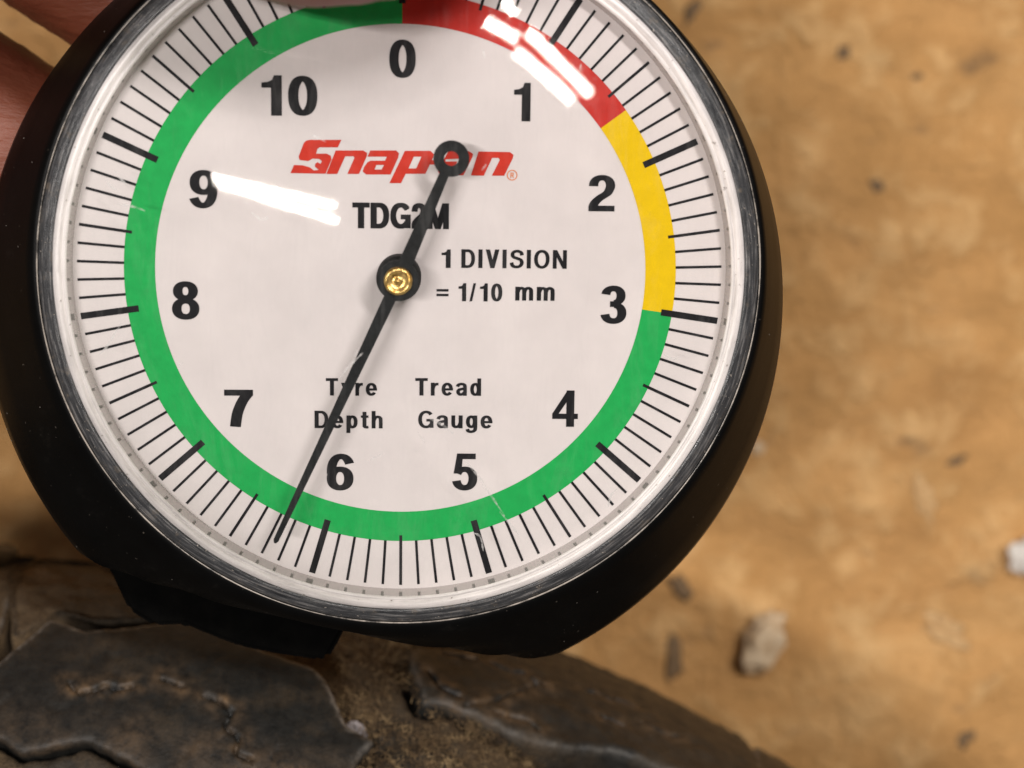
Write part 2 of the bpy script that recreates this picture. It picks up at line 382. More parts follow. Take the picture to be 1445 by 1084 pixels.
MAT = dict(paper=mat_paper(), lens=mat_lens(), scratch=mat_scratch(), ring=mat_ring(), wall=mat_wall(), edge=mat_edge(),
           lip=mat_lip(), case=mat_case(), needle=mat_needle(), brass=mat_brass(), rubber=mat_rubber('tread_rubber', False),
           dusty=mat_rubber('dusty_tread_rubber', False, 0.46), groove=mat_rubber('groove_rubber', True), fuzz=mat_fuzz(), wood=mat_wood(), skin=mat_skin(),
           nail=mat_plain('fingernail', (0.5, 0.25, 0.19), (0.6, 0.33, 0.26), 300, 0.3),
           black=flat_ink('black_ink', (0.007, 0.007, 0.009), 0.3), green=flat_ink('green_ink', (0.010, 0.335, 0.073), 0.08),
           redband=flat_ink('red_ink', (0.46, 0.027, 0.020), 0.08), yellow=flat_ink('yellow_ink', (0.68, 0.455, 0.0), 0.05),
           logo=flat_ink('logo_red_ink', (0.50, 0.030, 0.016), 0.1), orange=flat_ink('orange_ink', (0.62, 0.2, 0.08), 0.1),
           chip=mat_plain('white_chip', (0.55, 0.50, 0.44), (0.80, 0.76, 0.70), 500), crumb=mat_plain('dark_crumb', (0.10, 0.06, 0.028), (0.24, 0.145, 0.068), 900),
           gap_shade=mat_plain('gap_shade_black', (0.0012, 0.0012, 0.0012), (0.003, 0.0028, 0.0025), 500, 0.9),  # near-black colour paints the shade below the case
           splinter=mat_plain('torn_wood', (0.40, 0.22, 0.08), (0.62, 0.40, 0.19), 500),
           filler=mat_plain('pale_filler', (0.40, 0.25, 0.12), (0.74, 0.60, 0.42), 420),
           dust=mat_plain('pale_dust', (0.12, 0.105, 0.09), (0.4, 0.36, 0.32), 900), pebble=mat_plain('grey_pebble', (0.13, 0.115, 0.11), (0.36, 0.32, 0.32), 1500))

# ------------------------------------------------------------------ object helpers
def mesh_obj(name, verts, faces, mat, parent=None, smooth=True):
    me = bpy.data.meshes.new(name)
    me.from_pydata([tuple(v) for v in verts], [], faces)
    me.validate()
    bm = bmesh.new(); bm.from_mesh(me)
    bmesh.ops.recalc_face_normals(bm, faces=bm.faces)
    bm.to_mesh(me); bm.free()
    if smooth:
        me.polygons.foreach_set('use_smooth', [True] * len(me.polygons))
    if mat is not None:
        me.materials.append(mat)
    o = bpy.data.objects.new(name, me)
    COL.objects.link(o)
    if parent is not None:
        o.parent = parent
    return o

def empty(name, loc):
    o = bpy.data.objects.new(name, None)
    COL.objects.link(o)
    o.location = loc
    o.empty_display_size = 0.01
    return o

def tag(o, label=None, cat=None, group=None, kind=None):
    for k, v in (('label', label), ('category', cat), ('group', group), ('kind', kind)):
        if v:
            o[k] = v
    return o

def mm(pts):
    return [(p[0] * MM, p[1] * MM, p[2] * MM) for p in pts]

def revolve(profile, n=192, closed=False):
    """profile of (r, z) turned about z; returns verts (mm) and faces"""
    vs, fs = [], []
    k = len(profile)
    for i in range(n):
        a = 2 * math.pi * i / n
        for r, z in profile:
            vs.append((r * math.sin(a), r * math.cos(a), z))
    seg = k if closed else k - 1
    for i in range(n):
        j = (i + 1) % n
        for q in range(seg):
            q2 = (q + 1) % k
            fs.append((i * k + q, i * k + q2, j * k + q2, j * k + q))
    return vs, fs

def inside(pt, poly):
    x, y = pt
    r = False
    j = len(poly) - 1
    for i in range(len(poly)):
        xi, yi = poly[i]; xj, yj = poly[j]
        if (yi > y) != (yj > y) and x < (xj - xi) * (y - yi) / (yj - yi) + xi:
            r = not r
        j = i
    return r

def flat_mesh(solids, holes=()):
    """union of the 2D polygons `solids` less `holes` -> verts, faces"""
    vs, fs = [], []
    def tris(ps):
        for p in ps:
            if len(p) == 4:
                yield p[:3]
                yield [p[0], p[2], p[3]]
            else:
                yield p
    solids = [p for p in tris(solids) if abs(sum(p[i - 1][0] * p[i][1] - p[i][0] * p[i - 1][1] for i in range(len(p)))) > 2e-5]
    for poly in list(solids) + list(holes):
        b = len(vs)
        if sum(poly[i - 1][0] * poly[i][1] - poly[i][0] * poly[i - 1][1] for i in range(len(poly))) < 0:
            poly = poly[::-1]
        vs += [Vector((p[0], p[1])) for p in poly]
        fs.append(list(range(b, b + len(poly))))
    ns = len(solids)
    ov, oe, of, _, _, fo = delaunay_2d_cdt(vs, [], fs, 0, 1e-6)
    keep = [f for f, o in zip(of, fo) if any(i < ns for i in o) and not any(i >= ns for i in o)]
    used = sorted({i for f in keep for i in f})
    ix = {u: i for i, u in enumerate(used)}
    return [(ov[u].x, ov[u].y) for u in used], [[ix[i] for i in f] for f in keep]

# ------------------------------------------------------------------ lettering drawn from strokes (cap height 1)
WV, WH = 0.182, 0.148

def arc(cx, cy, rx, ry, a0, a1, n=None):
    n = n or max(6, int(abs(a1 - a0) / 10))
    out = []
    for i in range(n + 1):
        a = math.radians(a0 + (a1 - a0) * i / n)
        ca, sa = math.cos(a), math.sin(a)
        e = 0.90
        out.append((cx + rx * math.copysign(abs(ca) ** e, ca), cy + ry * math.copysign(abs(sa) ** e, sa)))
    return out

def crom(pts, n=7):
    p = [pts[0]] + list(pts) + [pts[-1]]
    out = []
    for i in range(1, len(p) - 2):
        for k in range(n):
            t = k / n
            a = [0.5 * (2 * p[i][d] + (p[i + 1][d] - p[i - 1][d]) * t + (2 * p[i - 1][d] - 5 * p[i][d] + 4 * p[i + 1][d] - p[i + 2][d]) * t * t
                        + (3 * p[i][d] - p[i - 1][d] - 3 * p[i + 1][d] + p[i + 2][d]) * t ** 3) for d in (0, 1)]
            out.append(tuple(a))
    out.append(tuple(pts[-1]))
    return out

def stroke(path, wv=None, wh=None, closed=False):
    wv = wv or WV; wh = wh or WH
    n = len(path)
    left, right = [], []
    for i, (x, y) in enumerate(path):
        a = path[(i - 1) % n] if (i or closed) else path[i]
        b = path[(i + 1) % n] if (i < n - 1 or closed) else path[i]
        tx, ty = b[0] - a[0], b[1] - a[1]
        l = math.hypot(tx, ty) or 1
        tx /= l; ty /= l
        w = (wv * ty * ty + wh * tx * tx) / 2
        left.append((x - ty * w, y + tx * w)); right.append((x + ty * w, y - tx * w))
    polys = []
    for i in range(n if closed else n - 1):
        j = (i + 1) % n
        polys.append([left[i], left[j], right[j], right[i]])
    return polys

def bar(x0, y0, x1, y1):
    return [[(x0, y0), (x1, y0), (x1, y1), (x0, y1)]]

H = WH / 2
def S_path():
    return crom([(.60, .70), (.55, .85), (.36, .925), (.17, .85), (.135, .70), (.21, .595), (.38, .53), (.55, .44), (.595, .28), (.51, .13), (.34, .075), (.15, .13), (.085, .31)])

def gl_r(x=0):
    return bar(x, 0, x + .19, .74) + stroke(crom([(x + .10, .42), (x + .17, .58), (x + .27, .655), (x + .38, .66)]))

def bowl(cx, cy, rx, ry):
    return stroke(arc(cx, cy, rx, ry, 0, 360, 36)[:-1], closed=True)

def six():
    return bowl(.265, .325, .17, .25) + stroke(arc(.285, .50, .19, .423, 185, 30))

GLYPH = {
    '0': (bowl(.265, .5, .17, .423), .53),
    '1': ([[(.03, .69), (.03, .815), (.14, .835), (.22, .885), (.255, 1.0), (.39, 1.0), (.39, .69)]] + bar(.2, 0, .39, .69), .39),
    '2': (stroke(arc(.265, .70, .168, .223, 182, -10) + crom([(.425, .64), (.37, .50), (.22, .36), (.12, .22), (.09, .08)])) + bar(.005, 0, .52, .155), .52),
    '3': (stroke(arc(.255, .735, .155, .188, 172, -85)) + stroke(arc(.262, .285, .172, .208, 85, -172)) + bar(.19, .445, .28, .59), .53),
    '4': (bar(.32, 0, .50, 1) + bar(0, .215, .585, .36) + [[(0, .36), (.145, .36), (.39, .80), (.39, 1), (.34, 1)]] + [[(0, .215), (.14, .215), (.14, .365), (0, .365)]], .585),
    '5': (bar(.10, .85, .49, 1) + [[(.10, 1), (.225, 1), (.19, .46), (.03, .46)]] + stroke(arc(.26, .325, .175, .25, 150, -168)), .53),
    '6': (six(), .53),
    '7': (bar(0, .84, .53, 1) + stroke(crom([(.44, .90), (.33, .68), (.24, .36), (.20, 0)]), .2, .2), .53),
    '8': (bowl(.265, .745, .148, .18) + bowl(.265, .285, .172, .21), .53),
    '9': ([[(.53 - x, 1 - y) for x, y in p] for p in six()], .53),
    'D': (bar(0, 0, .2, 1) + stroke([(.1, 1 - H), (.30, 1 - H)] + arc(.31, .5, .27, .5 - H, 90, -90) + [(.30, H), (.1, H)]), .68),
    'I': (bar(0, 0, .2, 1), .2),
    'V': ([[(0, 1), (.21, 1), (.435, 0), (.235, 0)], [(.67, 1), (.46, 1), (.235, 0), (.435, 0)]], .67),
    'S': (stroke(S_path()), .68),
    'O': (bowl(.385, .5, .29, .43), .77),
    'N': (bar(0, 0, .19, 1) + bar(.5, 0, .69, 1) + [[(0, 1), (.2, 1), (.69, 0), (.49, 0)]], .69),
    '=': (bar(0, .18, .58, .33) + bar(0, .47, .58, .62), .58),
    '/': ([[(0, 0), (.12, 0), (.30, 1), (.18, 1)]], .30),
    'T': (bar(0, .84, .62, 1) + bar(.21, 0, .41, .85), .62),
    'y': ([[(0, .74), (.2, .74), (.385, .1), (.22, .0)], [(.58, .74), (.38, .74), (.2, .02), (.12, -.2), (.0, -.26), (.16, -.26), (.30, -.16)]] + bar(.0, -.27, .16, -.13), .58),
    'r': (gl_r(), .38),
    'e': (stroke(arc(.28, .37, .19, .30, 5, 325)) + bar(.08, .30, .57, .425), .57),
    'a': (stroke(crom([(.07, .52), (.12, .63), (.27, .675), (.41, .62), (.44, .48), (.44, .0)])) + stroke(crom([(.44, .42), (.30, .39), (.13, .33), (.10, .19), (.18, .08), (.30, .09), (.44, .20)])), .54),
    'd': (bowl(.26, .37, .165, .30) + bar(.36, 0, .55, 1), .55),
    'p': (bowl(.29, .37, .165, .30) + bar(0, -.27, .19, .74), .55),
    't': (bar(.08, .1, .27, .95) + bar(0, .61, .37, .74) + stroke(crom([(.175, .20), (.20, .09), (.28, .065), (.37, .075)])), .37),
    'h': (bar(0, 0, .19, 1) + stroke(crom([(.10, .42), (.17, .60), (.30, .665), (.42, .60), (.445, .44), (.445, 0)])), .54),
    'u': (bar(.355, 0, .545, .74) + stroke(crom([(.095, .74), (.095, .28), (.13, .13), (.24, .08), (.37, .15), (.44, .32)])), .545),
    'g': (bowl(.26, .38, .165, .29) + stroke(crom([(.455, .74), (.455, .02), (.40, -.14), (.26, -.195), (.12, -.16), (.07, -.04)])), .55),
    'G': (stroke(arc(.385, .5, .29, .43, 38, 322)) + bar(.40, .38, .74, .53) + bar(.57, 0.02, .74, .5), .74),
    'm': (bar(0, 0, .19, .74) + stroke(crom([(.10, .42), (.16, .60), (.27, .665), (.38, .60), (.40, .44), (.40, 0)])) + stroke(crom([(.40, .42), (.46, .60), (.58, .665), (.69, .60), (.71, .44), (.71, 0)])), .81),
    'M': (bar(0, 0, .18, 1) + bar(.62, 0, .80, 1) + [[(0, 1), (.22, 1), (.49, .0), (.31, .0)], [(.80, 1), (.58, 1), (.31, .0), (.49, .0)]], .80),
}

def word_polys(text, gap=0.13):
    x, polys = 0.0, []
    for ch in text:
        g, w = GLYPH[ch]
        polys += [[(px + x, py) for px, py in p] for p in g]
        x += w + gap
    return polys, x - gap

def print_word(name, text, lo, hi, parent, mat, z, gap=0.13, cap=None):
    """ink of `text` fitted between the corners lo, hi (mm); hi.y - lo.y is the cap height"""
    polys, w = word_polys(text, gap)
    sx = (hi[0] - lo[0]) / w
    sy = (hi[1] - lo[1]) / (cap or 1.0)
    if text == 'TDG2M':      # this line is set in a heavier face
        polys = [[(px + dx, py * 0.96 + dy) for px, py in p] for dx in (-.018, .018) for dy in (0.0, .04) for p in polys]
    polys = [[(lo[0] + px * sx, lo[1] + py * sy) for px, py in p] for p in polys]
    vs, fs = flat_mesh(polys)
    return mesh_obj(name, mm([(x, y, z) for x, y in vs]), fs, mat, parent, smooth=False)

# ================================================================== the bench
bn = bmesh.new()
bmesh.ops.create_cube(bn, size=1.0)
bmesh.ops.scale(bn, vec=(1.8, 1.2, 0.03), verts=bn.verts)
bmesh.ops.translate(bn, vec=(0.0, 0.0, -0.015), verts=bn.verts)
me = bpy.data.meshes.new('bench_top'); bn.to_mesh(me); bn.free()
me.materials.append(MAT['wood'])
bench = bpy.data.objects.new('bench_top', me); COL.objects.link(bench)
tag(bench, 'tan wooden bench top with stains and specks under the tyre', 'bench', kind='structure')

def lump(name, x, y, r, flat, mat, seed, parent=None, z0=0.0, sub=3, rough=0.45):
    b = bmesh.new()
    bmesh.ops.create_icosphere(b, subdivisions=sub, radius=1.0)
    for v in b.verts:
        n = noise.noise(v.co * 1.3 + Vector((seed * 3.1, seed * 1.7, 0))) * rough + noise.noise(v.co * 3.1 + Vector((seed, 0, seed))) * rough * 0.5
        v.co *= (1 + n)
        v.co.z *= flat
    zmin = min(v.co.z for v in b.verts)
    for v in b.verts:
        v.co = Vector((v.co.x * r * MM, v.co.y * r * MM, (v.co.z - zmin) * r * MM - 0.00004))
    m_ = bpy.data.meshes.new(name); b.to_mesh(m_); b.free()
    m_.polygons.foreach_set('use_smooth', [True] * len(m_.polygons))
    m_.materials.append(mat)
    o = bpy.data.objects.new(name, m_); COL.objects.link(o)
    o.location = (x * MM, y * MM, z0)
    o.rotation_euler = (0, 0, seed * 1.9)
    if parent is not None:
        o.parent = parent
    return o

CHIP_LABELS = ['largest tan lump of dried filler on the wood near the tyre', 'brightest white chip lying on the wooden bench',
               'faint upright pale splinter lifted from the wood beside a dark crumb', 'tiny pale fleck on the wood close to the gauge case', 'low ragged pale splinter patch between the filler lump and the white chip']
for i, (x, y, r) in enumerate(CHIPS):
    o = lump('paint_chip', x, y, r, (0.85, 0.6, 0.10, 0.3, 0.10)[i], MAT[('filler', 'chip', 'splinter', 'filler', 'splinter')[i]], i + 2.3, sub=4, rough=(0.8, 0.5, 1.3, 0.5, 1.3)[i])
    if i in (2, 4):
        o.scale = (1.5, 0.8, 1)
    if i == 0:
        o.scale = (1.2, 0.85, 0.7)
    tag(o, CHIP_LABELS[i], 'chip', 'pale chips on the wood')
for i, (x, y, r) in enumerate(CRUMBS[:3] + CRUMBS[4:8] + CRUMBS[9:10]):
    o = lump('dirt_crumb', x, y, r * random.uniform(0.75, 1.1), random.uniform(0.06, 0.14), MAT['crumb'], i * 1.37 + 0.6, sub=3, rough=0.95)
    o.scale = (random.uniform(0.9, 1.7), random.uniform(0.6, 0.95), 1)
    tag(o, 'small dark crumb of dirt lying loose on the wooden bench', 'crumb', 'dark crumbs scattered on the wood')

# ================================================================== the tyre
TR, TAR, TZ = 167.7, 30.0, 58.0
TC = Vector((-56.2, -184.5))
tyre = empty('tyre', (TC.x * MM, TC.y * MM, 0))
tag(tyre, 'worn black rubber tyre with cracked chunky tread lying on the wooden bench', 'tyre')

def tyre_pt(u, v, h=0.0):
    """point on the tyre (mm, about its own axis): u round it, v over the shoulder, h proud of the tread face"""
    a = u / TR
    if v < 0:
        r, z, nr, nz = TR, TZ + v, 1.0, 0.0
    else:
        t = v / TAR
        if t > math.pi / 2:
            e = (t - math.pi / 2) * TAR
            r, z, nr, nz = TR - TAR - e, TZ + TAR + e * 0.28, -0.0, 1.0
        else:
            r, z = TR - TAR + TAR * math.cos(t), TZ + TAR * math.sin(t)
            nr, nz = math.cos(t), math.sin(t)
    r += nr * h; z += nz * h
    return (r * math.sin(a), r * math.cos(a), z)

GD = -5.0      # groove floor below the tread face
def fbm(p, s, o=4):
    return noise.fractal(Vector(p) * s, 1.0, 2.1, o)

def poly_dist(p, A, B):
    AB = B - A
    P = np.array(p[:2]) - A
    t = np.clip((P * AB).sum(1) / np.maximum(1e-9, (AB * AB).sum(1)), 0, 1)
    D = P - AB * t[:, None]
    return float(np.sqrt((D * D).sum(1).min()))

def over(outline, lim, v):
    return [(a, v if b < lim else b) for a, b in outline]

ED = []
for pl in (OUT_A, over(OUT_D, 4.6, -12.0)):
    arr = np.array(pl)
    ED.append((arr, np.roll(arr, -1, axis=0)))

# carcass: dense where the photograph looks, coarser round the rest
us = []
u = -20.0
full = 2 * math.pi * TR
while u < 110.0:
    us.append(u); u += 0.55
while u < full - 20.0 - 2:
    us.append(u); u += 6.0
vlist = [-16 + i * 2.0 for i in range(8)] + [i * 0.55 for i in range(0, 82)] + [46, 50, 55]
vs, fs, wear = [], [], []
for u in us:
    dense = -20 <= u <= 110
    for v in vlist:
        p0 = tyre_pt(u, v, 0)
        h = GD + (0.55 * fbm((u * .11, v * .11, 1.0), 1.0) + 0.28 * fbm((u, v, 3.0), 0.55, 4) + 0.16 * fbm((u, v, 9.0), 1.9, 3)) if dense else GD
        # the dirt-packed band between the shoulder lugs rises nearly to the tread face
        fill = max(0.0, 1 - ((u - 52) / 16.0) ** 2) * max(0.0, min(1.0, (v + 16.0) / 6.0))
        fill = max(fill, 0.85 * max(0.0, min(1.0, (v - 17.0) / 4.0)) * max(0.0, min(1.0, (u - 50) / 8.0)))
        if dense and fill > 0:
            dq = min(poly_dist((u, v), *ED[0]), poly_dist((u, v), *ED[1]))
            h += 4.1 * fill * max(0.25, min(1.0, (dq - 0.2) / 1.0))
        vs.append(tyre_pt(u, v, h))
nv = len(vlist)
# bead, inner liner and the lower half close the section
low = []
for (r, z) in [(TR - 62, 99.5), (TR - 72, 92), (TR - 72, 82), (TR - 60, 86), (TR - 30, 74), (TR - 16, 50), (TR - 30, 26), (TR - 60, 14), (TR - 72, 18), (TR - 72, 8), (TR - 62, 0.5), (TR - 50, 0.0), (TR - 36, 5), (TR - 22, 14), (TR - 10, 26), (TR - 5, 38)]:
    low.append((r, z))
allv, k = [], nv + len(low)
for i, u in enumerate(us):
    a = u / TR
    allv += vs[i * nv:(i + 1) * nv]
    allv += [(r * math.sin(a), r * math.cos(a), z) for r, z in low]
for i in range(len(us)):
    j = (i + 1) % len(us)
    for q in range(k):
        q2 = (q + 1) % k
        fs.append((i * k + q, j * k + q, j * k + q2, i * k + q2))
carcass = mesh_obj('carcass', mm(allv), fs, MAT['groove'], tyre)

def resample(poly, step):
    out = []
    n = len(poly)
    for i in range(n):
        a, b = Vector(poly[i]), Vector(poly[(i + 1) % n])
        m_ = max(1, int(round((b - a).length / step)))
        for q in range(m_):
            out.append(a.lerp(b, q / m_))
    return out

def seg_dist(p, a, b):
    ab = b - a
    t = max(0.0, min(1.0, (p - a).dot(ab) / max(1e-9, ab.length_squared)))
    return (p - a - ab * t).length

def chaikin(poly, n=1):
    for _ in range(n):
        out = []
        for i in range(len(poly)):
            a, b = Vector(poly[i]), Vector(poly[(i + 1) % len(poly)])
            out += [a.lerp(b, .12), a.lerp(b, .88)]
        poly = out
    return poly

def tread_block(name, outline, cracks, seed, lift=0.0, bevel=0.55, step=0.5, rough=0.06, mat='rubber', rub=1.0):
    poly = chaikin(outline, 1)
    ring = resample(poly, step)
    n = len(ring)
    # the cut edge of old rubber is a little ragged
    for i, p in enumerate(ring):
        ring[i] = p + Vector((noise.noise(Vector((p.x * .9, p.y * .9, seed))), noise.noise(Vector((p.x * .9, p.y * .9, seed + 5))))) * 0.22
    cr = [[Vector(p) for p in crom(l, 5)] for l in cracks]
    xs = [p.x for p in ring]; ys = [p.y for p in ring]
    pr = [(p.x, p.y) for p in ring]
    pts = [Vector((p.x, p.y)) for p in ring]
    segs = [(ring[i], ring[(i + 1) % n]) for i in range(n)]
    SA = np.array([a[:] for a, b in segs]); SB = np.array([b[:] for a, b in segs])
    def edge_d(p):
        return poly_dist(p, SA, SB)
    dist = [0.0] * n
    y = min(ys)
    while y < max(ys):
        x = min(xs)
        while x < max(xs):
            q = Vector((x + random.uniform(-.12, .12) * step, y + random.uniform(-.12, .12) * step))
            if inside(q, pr):
                d_ = edge_d(q)
                if d_ > step * 0.4:
                    pts.append(q); dist.append(d_)
            x += step
        y += step
    for l in cr:
        for a, b in zip(l[:-1], l[1:]):
            for t in (0, .33, .66):
                c = a.lerp(b, t)
                nn = Vector((-(b - a).y, (b - a).x)).normalized()
                for off in (-.32, -.14, 0, .14, .32):
                    q = c + nn * off
                    if inside(q, pr):
                        pts.append(q); dist.append(edge_d(q))
    for i in range(n):
        t = (ring[(i + 1) % n] - ring[i - 1]).normalized()
        nn = Vector((-t.y, t.x))
        if not inside(ring[i] + nn * 0.05, pr):
            nn = -nn
        for off in (0.13, 0.3):
            q = ring[i] + nn * off
            if inside(q, pr):
                d_ = edge_d(q)
                if d_ > off * 0.7:
                    pts.append(q); dist.append(d_)
    fine = []
    for _ in range(26):
        q = Vector((random.uniform(min(xs), max(xs)), random.uniform(min(ys), max(ys))))
        if not inside(q, pr):
            continue
        a_ = random.uniform(0, math.pi)
        for k_ in range(random.randint(2, 5)):
            q2 = q + Vector((math.cos(a_), math.sin(a_))) * random.uniform(.3, .7)
            fine.append((q.copy(), q2.copy()))
            q = q2; a_ += random.uniform(-.9, .9)
    FA = np.array([a[:] for a, b in fine]); FB = np.array([b[:] for a, b in fine])
    if cr:
        CA = np.array([a[:] for l in cr for a in l[:-1]]); CB = np.array([b[:] for l in cr for b in l[1:]])
    ov, oe, of, mp, _, _ = delaunay_2d_cdt(pts, [], [list(range(n))], 1, 1e-5)
    d2 = [dist[o[0]] if o else 0.0 for o in mp]
    vs, wear = [], []
    for q, d_ in zip(ov, d2):
        e = max(0.0, 1 - d_ / bevel)
        h = lift - 0.42 * e * e + rough * fbm((q.x, q.y, seed), 0.45, 4) + 0.14 * fbm((q.x * .12, q.y * .12, seed), 1.0, 2)
        cd = poly_dist(q, CA, CB) if cr else 9.0
        g = math.exp(-(cd / 0.17) ** 2) * (0.65 + 0.5 * noise.noise(Vector((q.x * 2, q.y * 2, seed))))
        h -= 0.75 * max(0, g)
        h -= 0.16 * math.exp(-(poly_dist(q, FA, FB) / 0.2) ** 2)
        h += 0.10 * math.exp(-((cd - 0.45) / 0.25) ** 2) if cd < 5 else 0
        vs.append(tyre_pt(q.x, q.y, h))
        soil = math.exp(-(cd / 1.3) ** 2) * max(0.0, 0.35 + 1.0 * noise.noise(Vector((q.x * .8, q.y * .8, seed + 2))))
        scuff = rub * math.exp(-((d_ - 0.2) / 0.22) ** 2) * max(0.0, min(1.0, (27.5 - q.y) / 3.0)) * max(0, 0.85 + 0.6 * noise.noise(Vector((q.x * .35, q.y * .35, seed + 8))))
        if q.y > 24.5 and mat == 'rubber':
            soil = max(soil, 0.4 * min(1.0, (q.y - 24.5) / 4.0) * max(0.0, 0.5 + 1.1 * noise.noise(Vector((q.x * .3, q.y * .3, seed + 4)))))
        wear.append((max(0, min(1, scuff)), max(0, min(1, soil)), 0, 1))
    faces = [tuple(f) for f in of]
    # walls down to the groove floor
    inv = {}
    for i, o in enumerate(mp):
        for s_ in o:
            inv[s_] = i
    top = [inv[i] for i in range(n)]
    prev = top
    for lvl, (hh, out) in enumerate(((-1.2, .05), (-3.0, .2), (-6.6, .6))):
        cur = []
        for i in range(n):
            a, b = ring[i - 1], ring[(i + 1) % n]
            t = (b - a).normalized()
            nn = Vector((t.y, -t.x))
            if inside(ring[i] + nn * 0.05, pr):
                nn = -nn
            q = ring[i] + nn * out
            cur.append(len(vs))
            vs.append(tyre_pt(q.x, q.y, hh + 0.12 * noise.noise(Vector((q.x, q.y, lvl)))))
            wear.append((0, 0.3 if lvl == 2 else 0.0, 0, 1))
        for i in range(n):
            j = (i + 1) % n
            faces.append((prev[i], prev[j], cur[j], cur[i]))
        prev = cur
    o = mesh_obj(name, mm(vs), faces, MAT[mat], tyre)
    ca = o.data.color_attributes.new('wear', 'FLOAT_COLOR', 'POINT')
    ca.data.foreach_set('color', [c for w in wear for c in w])
    return o

blocks = [
    tread_block('tread_block', OUT_A, CRACKS['A'], 1.0, step=0.42),
    tread_block('tread_block', OUT_B, [], 2.0, lift=-0.3, rough=0.15, rub=0.3, mat='groove'),
    tread_block('tread_block', [(a, b - 2.2 if b > 11 else b) for a, b in over(OUT_C, 5.0, -6.0)], [], 3.0, lift=-1.5, rough=0.35, bevel=1.8, mat='groove', rub=0.2),
    tread_block('tread_block', over(OUT_D, 4.6, -12.0), CRACKS['D'], 4.0, rough=0.30, bevel=0.7, step=0.45, rub=0.25, mat='dusty'),
    tread_block('tread_block', over(OUT_F, 1.0, -10.0), [], 5.0, rough=0.2),
    tread_block('tread_block', over(OUT_G, 7.0, -8.0), [], 6.0, lift=-2.0, rough=0.3, mat='groove'),
]
for q in range(1, 12):
    for b in blocks:
        c = b.copy()
        COL.objects.link(c)
        c.parent = tyre
        c.rotation_euler = (0, 0, -2 * math.pi * q / 12)

# matted fibres of soil and lint packed into the groove beside the cracked lug
blk_polys = [OUT_A, over(OUT_D, 4.6, -12.0)]
fv, ff = [], []
cnt = 0
while cnt < 12000:
    u = random.uniform(36, 84); v = random.uniform(0, 38)
    if any(inside((u, v), pl) for pl in blk_polys):
        continue
    dens = 0.5 + 0.9 * noise.noise(Vector((u * .25, v * .25, 4)))
    if u > 62:
        dens *= 0.5
    if random.random() > dens:
        continue
    fill = max(0.0, 1 - ((u - 52) / 16.0) ** 2) * max(0.0, min(1.0, (v + 16.0) / 6.0))
    fill = max(fill, 0.85 * max(0.0, min(1.0, (v - 17.0) / 4.0)) * max(0.0, min(1.0, (u - 50) / 8.0)))
    h = GD + 4.1 * fill + random.uniform(0.0, 0.7)
    a = random.uniform(0, 2 * math.pi); l = random.uniform(0.25, 1.0); w = random.uniform(0.012, 0.034)
    du, dv = math.cos(a) * l / 2, math.sin(a) * l / 2
    pu, pv = -math.sin(a) * w, math.cos(a) * w
    bend = random.uniform(-.2, .2)
    hh = [h + random.uniform(-.2, .2), h + random.uniform(0, .3), h + random.uniform(-.2, .2)]
    b0 = len(fv)
    for s_, hq, bb in ((-1, hh[0], 0), (0, hh[1], bend), (1, hh[2], 0)):
        cu, cv = u + du * s_ - math.sin(a) * bb, v + dv * s_ + math.cos(a) * bb
        fv.append(tyre_pt(cu + pu, cv + pv, hq)); fv.append(tyre_pt(cu - pu, cv - pv, hq + .02))
    ff += [(b0, b0 + 1, b0 + 3, b0 + 2), (b0 + 2, b0 + 3, b0 + 5, b0 + 4)]
    cnt += 1
fz = mesh_obj('packed_soil_fibre', mm(fv), ff, MAT['fuzz'], tyre, smooth=False)
tag(fz, kind='stuff')

for i, (u, v) in enumerate(PEBBLES[:1]):
    p = tyre_pt(u, v, GD + 2.4)
    o = lump('pebble', 0, 0, 1.25, 0.7, MAT['pebble'], 3.3, sub=4, rough=0.3)
    o.location = ((p[0] + TC.x) * MM, (p[1] + TC.y) * MM, p[2] * MM)
    tag(o, 'small pale grey pebble wedged in the tread groove beside the cracked lug', 'pebble')

# ================================================================== the gauge
GZ = 0.100
gauge = empty('tread_depth_gauge', (-8.59 * MM, 8.64 * MM, GZ))
rxm = Matrix.Rotation(math.radians(9.33), 4, 'X') @ Matrix.Rotation(math.radians(2.29), 4, 'Y') @ Matrix.Rotation(math.radians(-0.72), 4, 'Z')
gauge.rotation_euler = rxm.to_euler()
tag(gauge, 'round tyre tread depth gauge with white dial and black case held against the tyre', 'gauge')

# case: lofted from the bezel seat out to the wider, eccentric boot
ex, ey, RB = BODY
lev = [(0.0, 27.55, 0.2), (0.0, 27.75, 0.95), (0.0, 27.95, 1.02), (0.02, 28.3, 0.9), (0.12, 28.75, 0.35), (0.35, 29.7, -1.0), (0.65, 30.9, -2.6), (0.9, RB - .35, -4.0), (1.0, RB, -5.2),
       (1.0, RB - .05, -7.0), (1.0, RB - .7, -9.0), (1.0, RB - 2.2, -10.6), (1.0, RB - 4.5, -11.4), (1.0, RB - 12, -11.7), (1.0, 2.0, -11.8)]
n = 240
base_a, base_b = Vector(BASE[0]), Vector(BASE[1])
base_n = Vector(((base_b - base_a).y, -(base_b - base_a).x)).normalized()
vs, fs = [], []
for (e, r, z) in lev:
    for i in range(n):
        a = 2 * math.pi * i / n
        w = 0.06 * noise.noise(Vector((math.sin(a) * 3, math.cos(a) * 3, z * .4)))
        x, y = ex * e + (r + w) * math.sin(a), ey * e + (r + w) * math.cos(a)
        # flat base that stands on the tread
        s_ = (Vector((x, y)) - base_a).dot(base_n)
        if s_ > -0.9:
            cut = s_ if s_ > 0.9 else (s_ + 0.9) ** 2 / 3.6
            x -= base_n.x * cut; y -= base_n.y * cut
        vs.append((x, y, z))
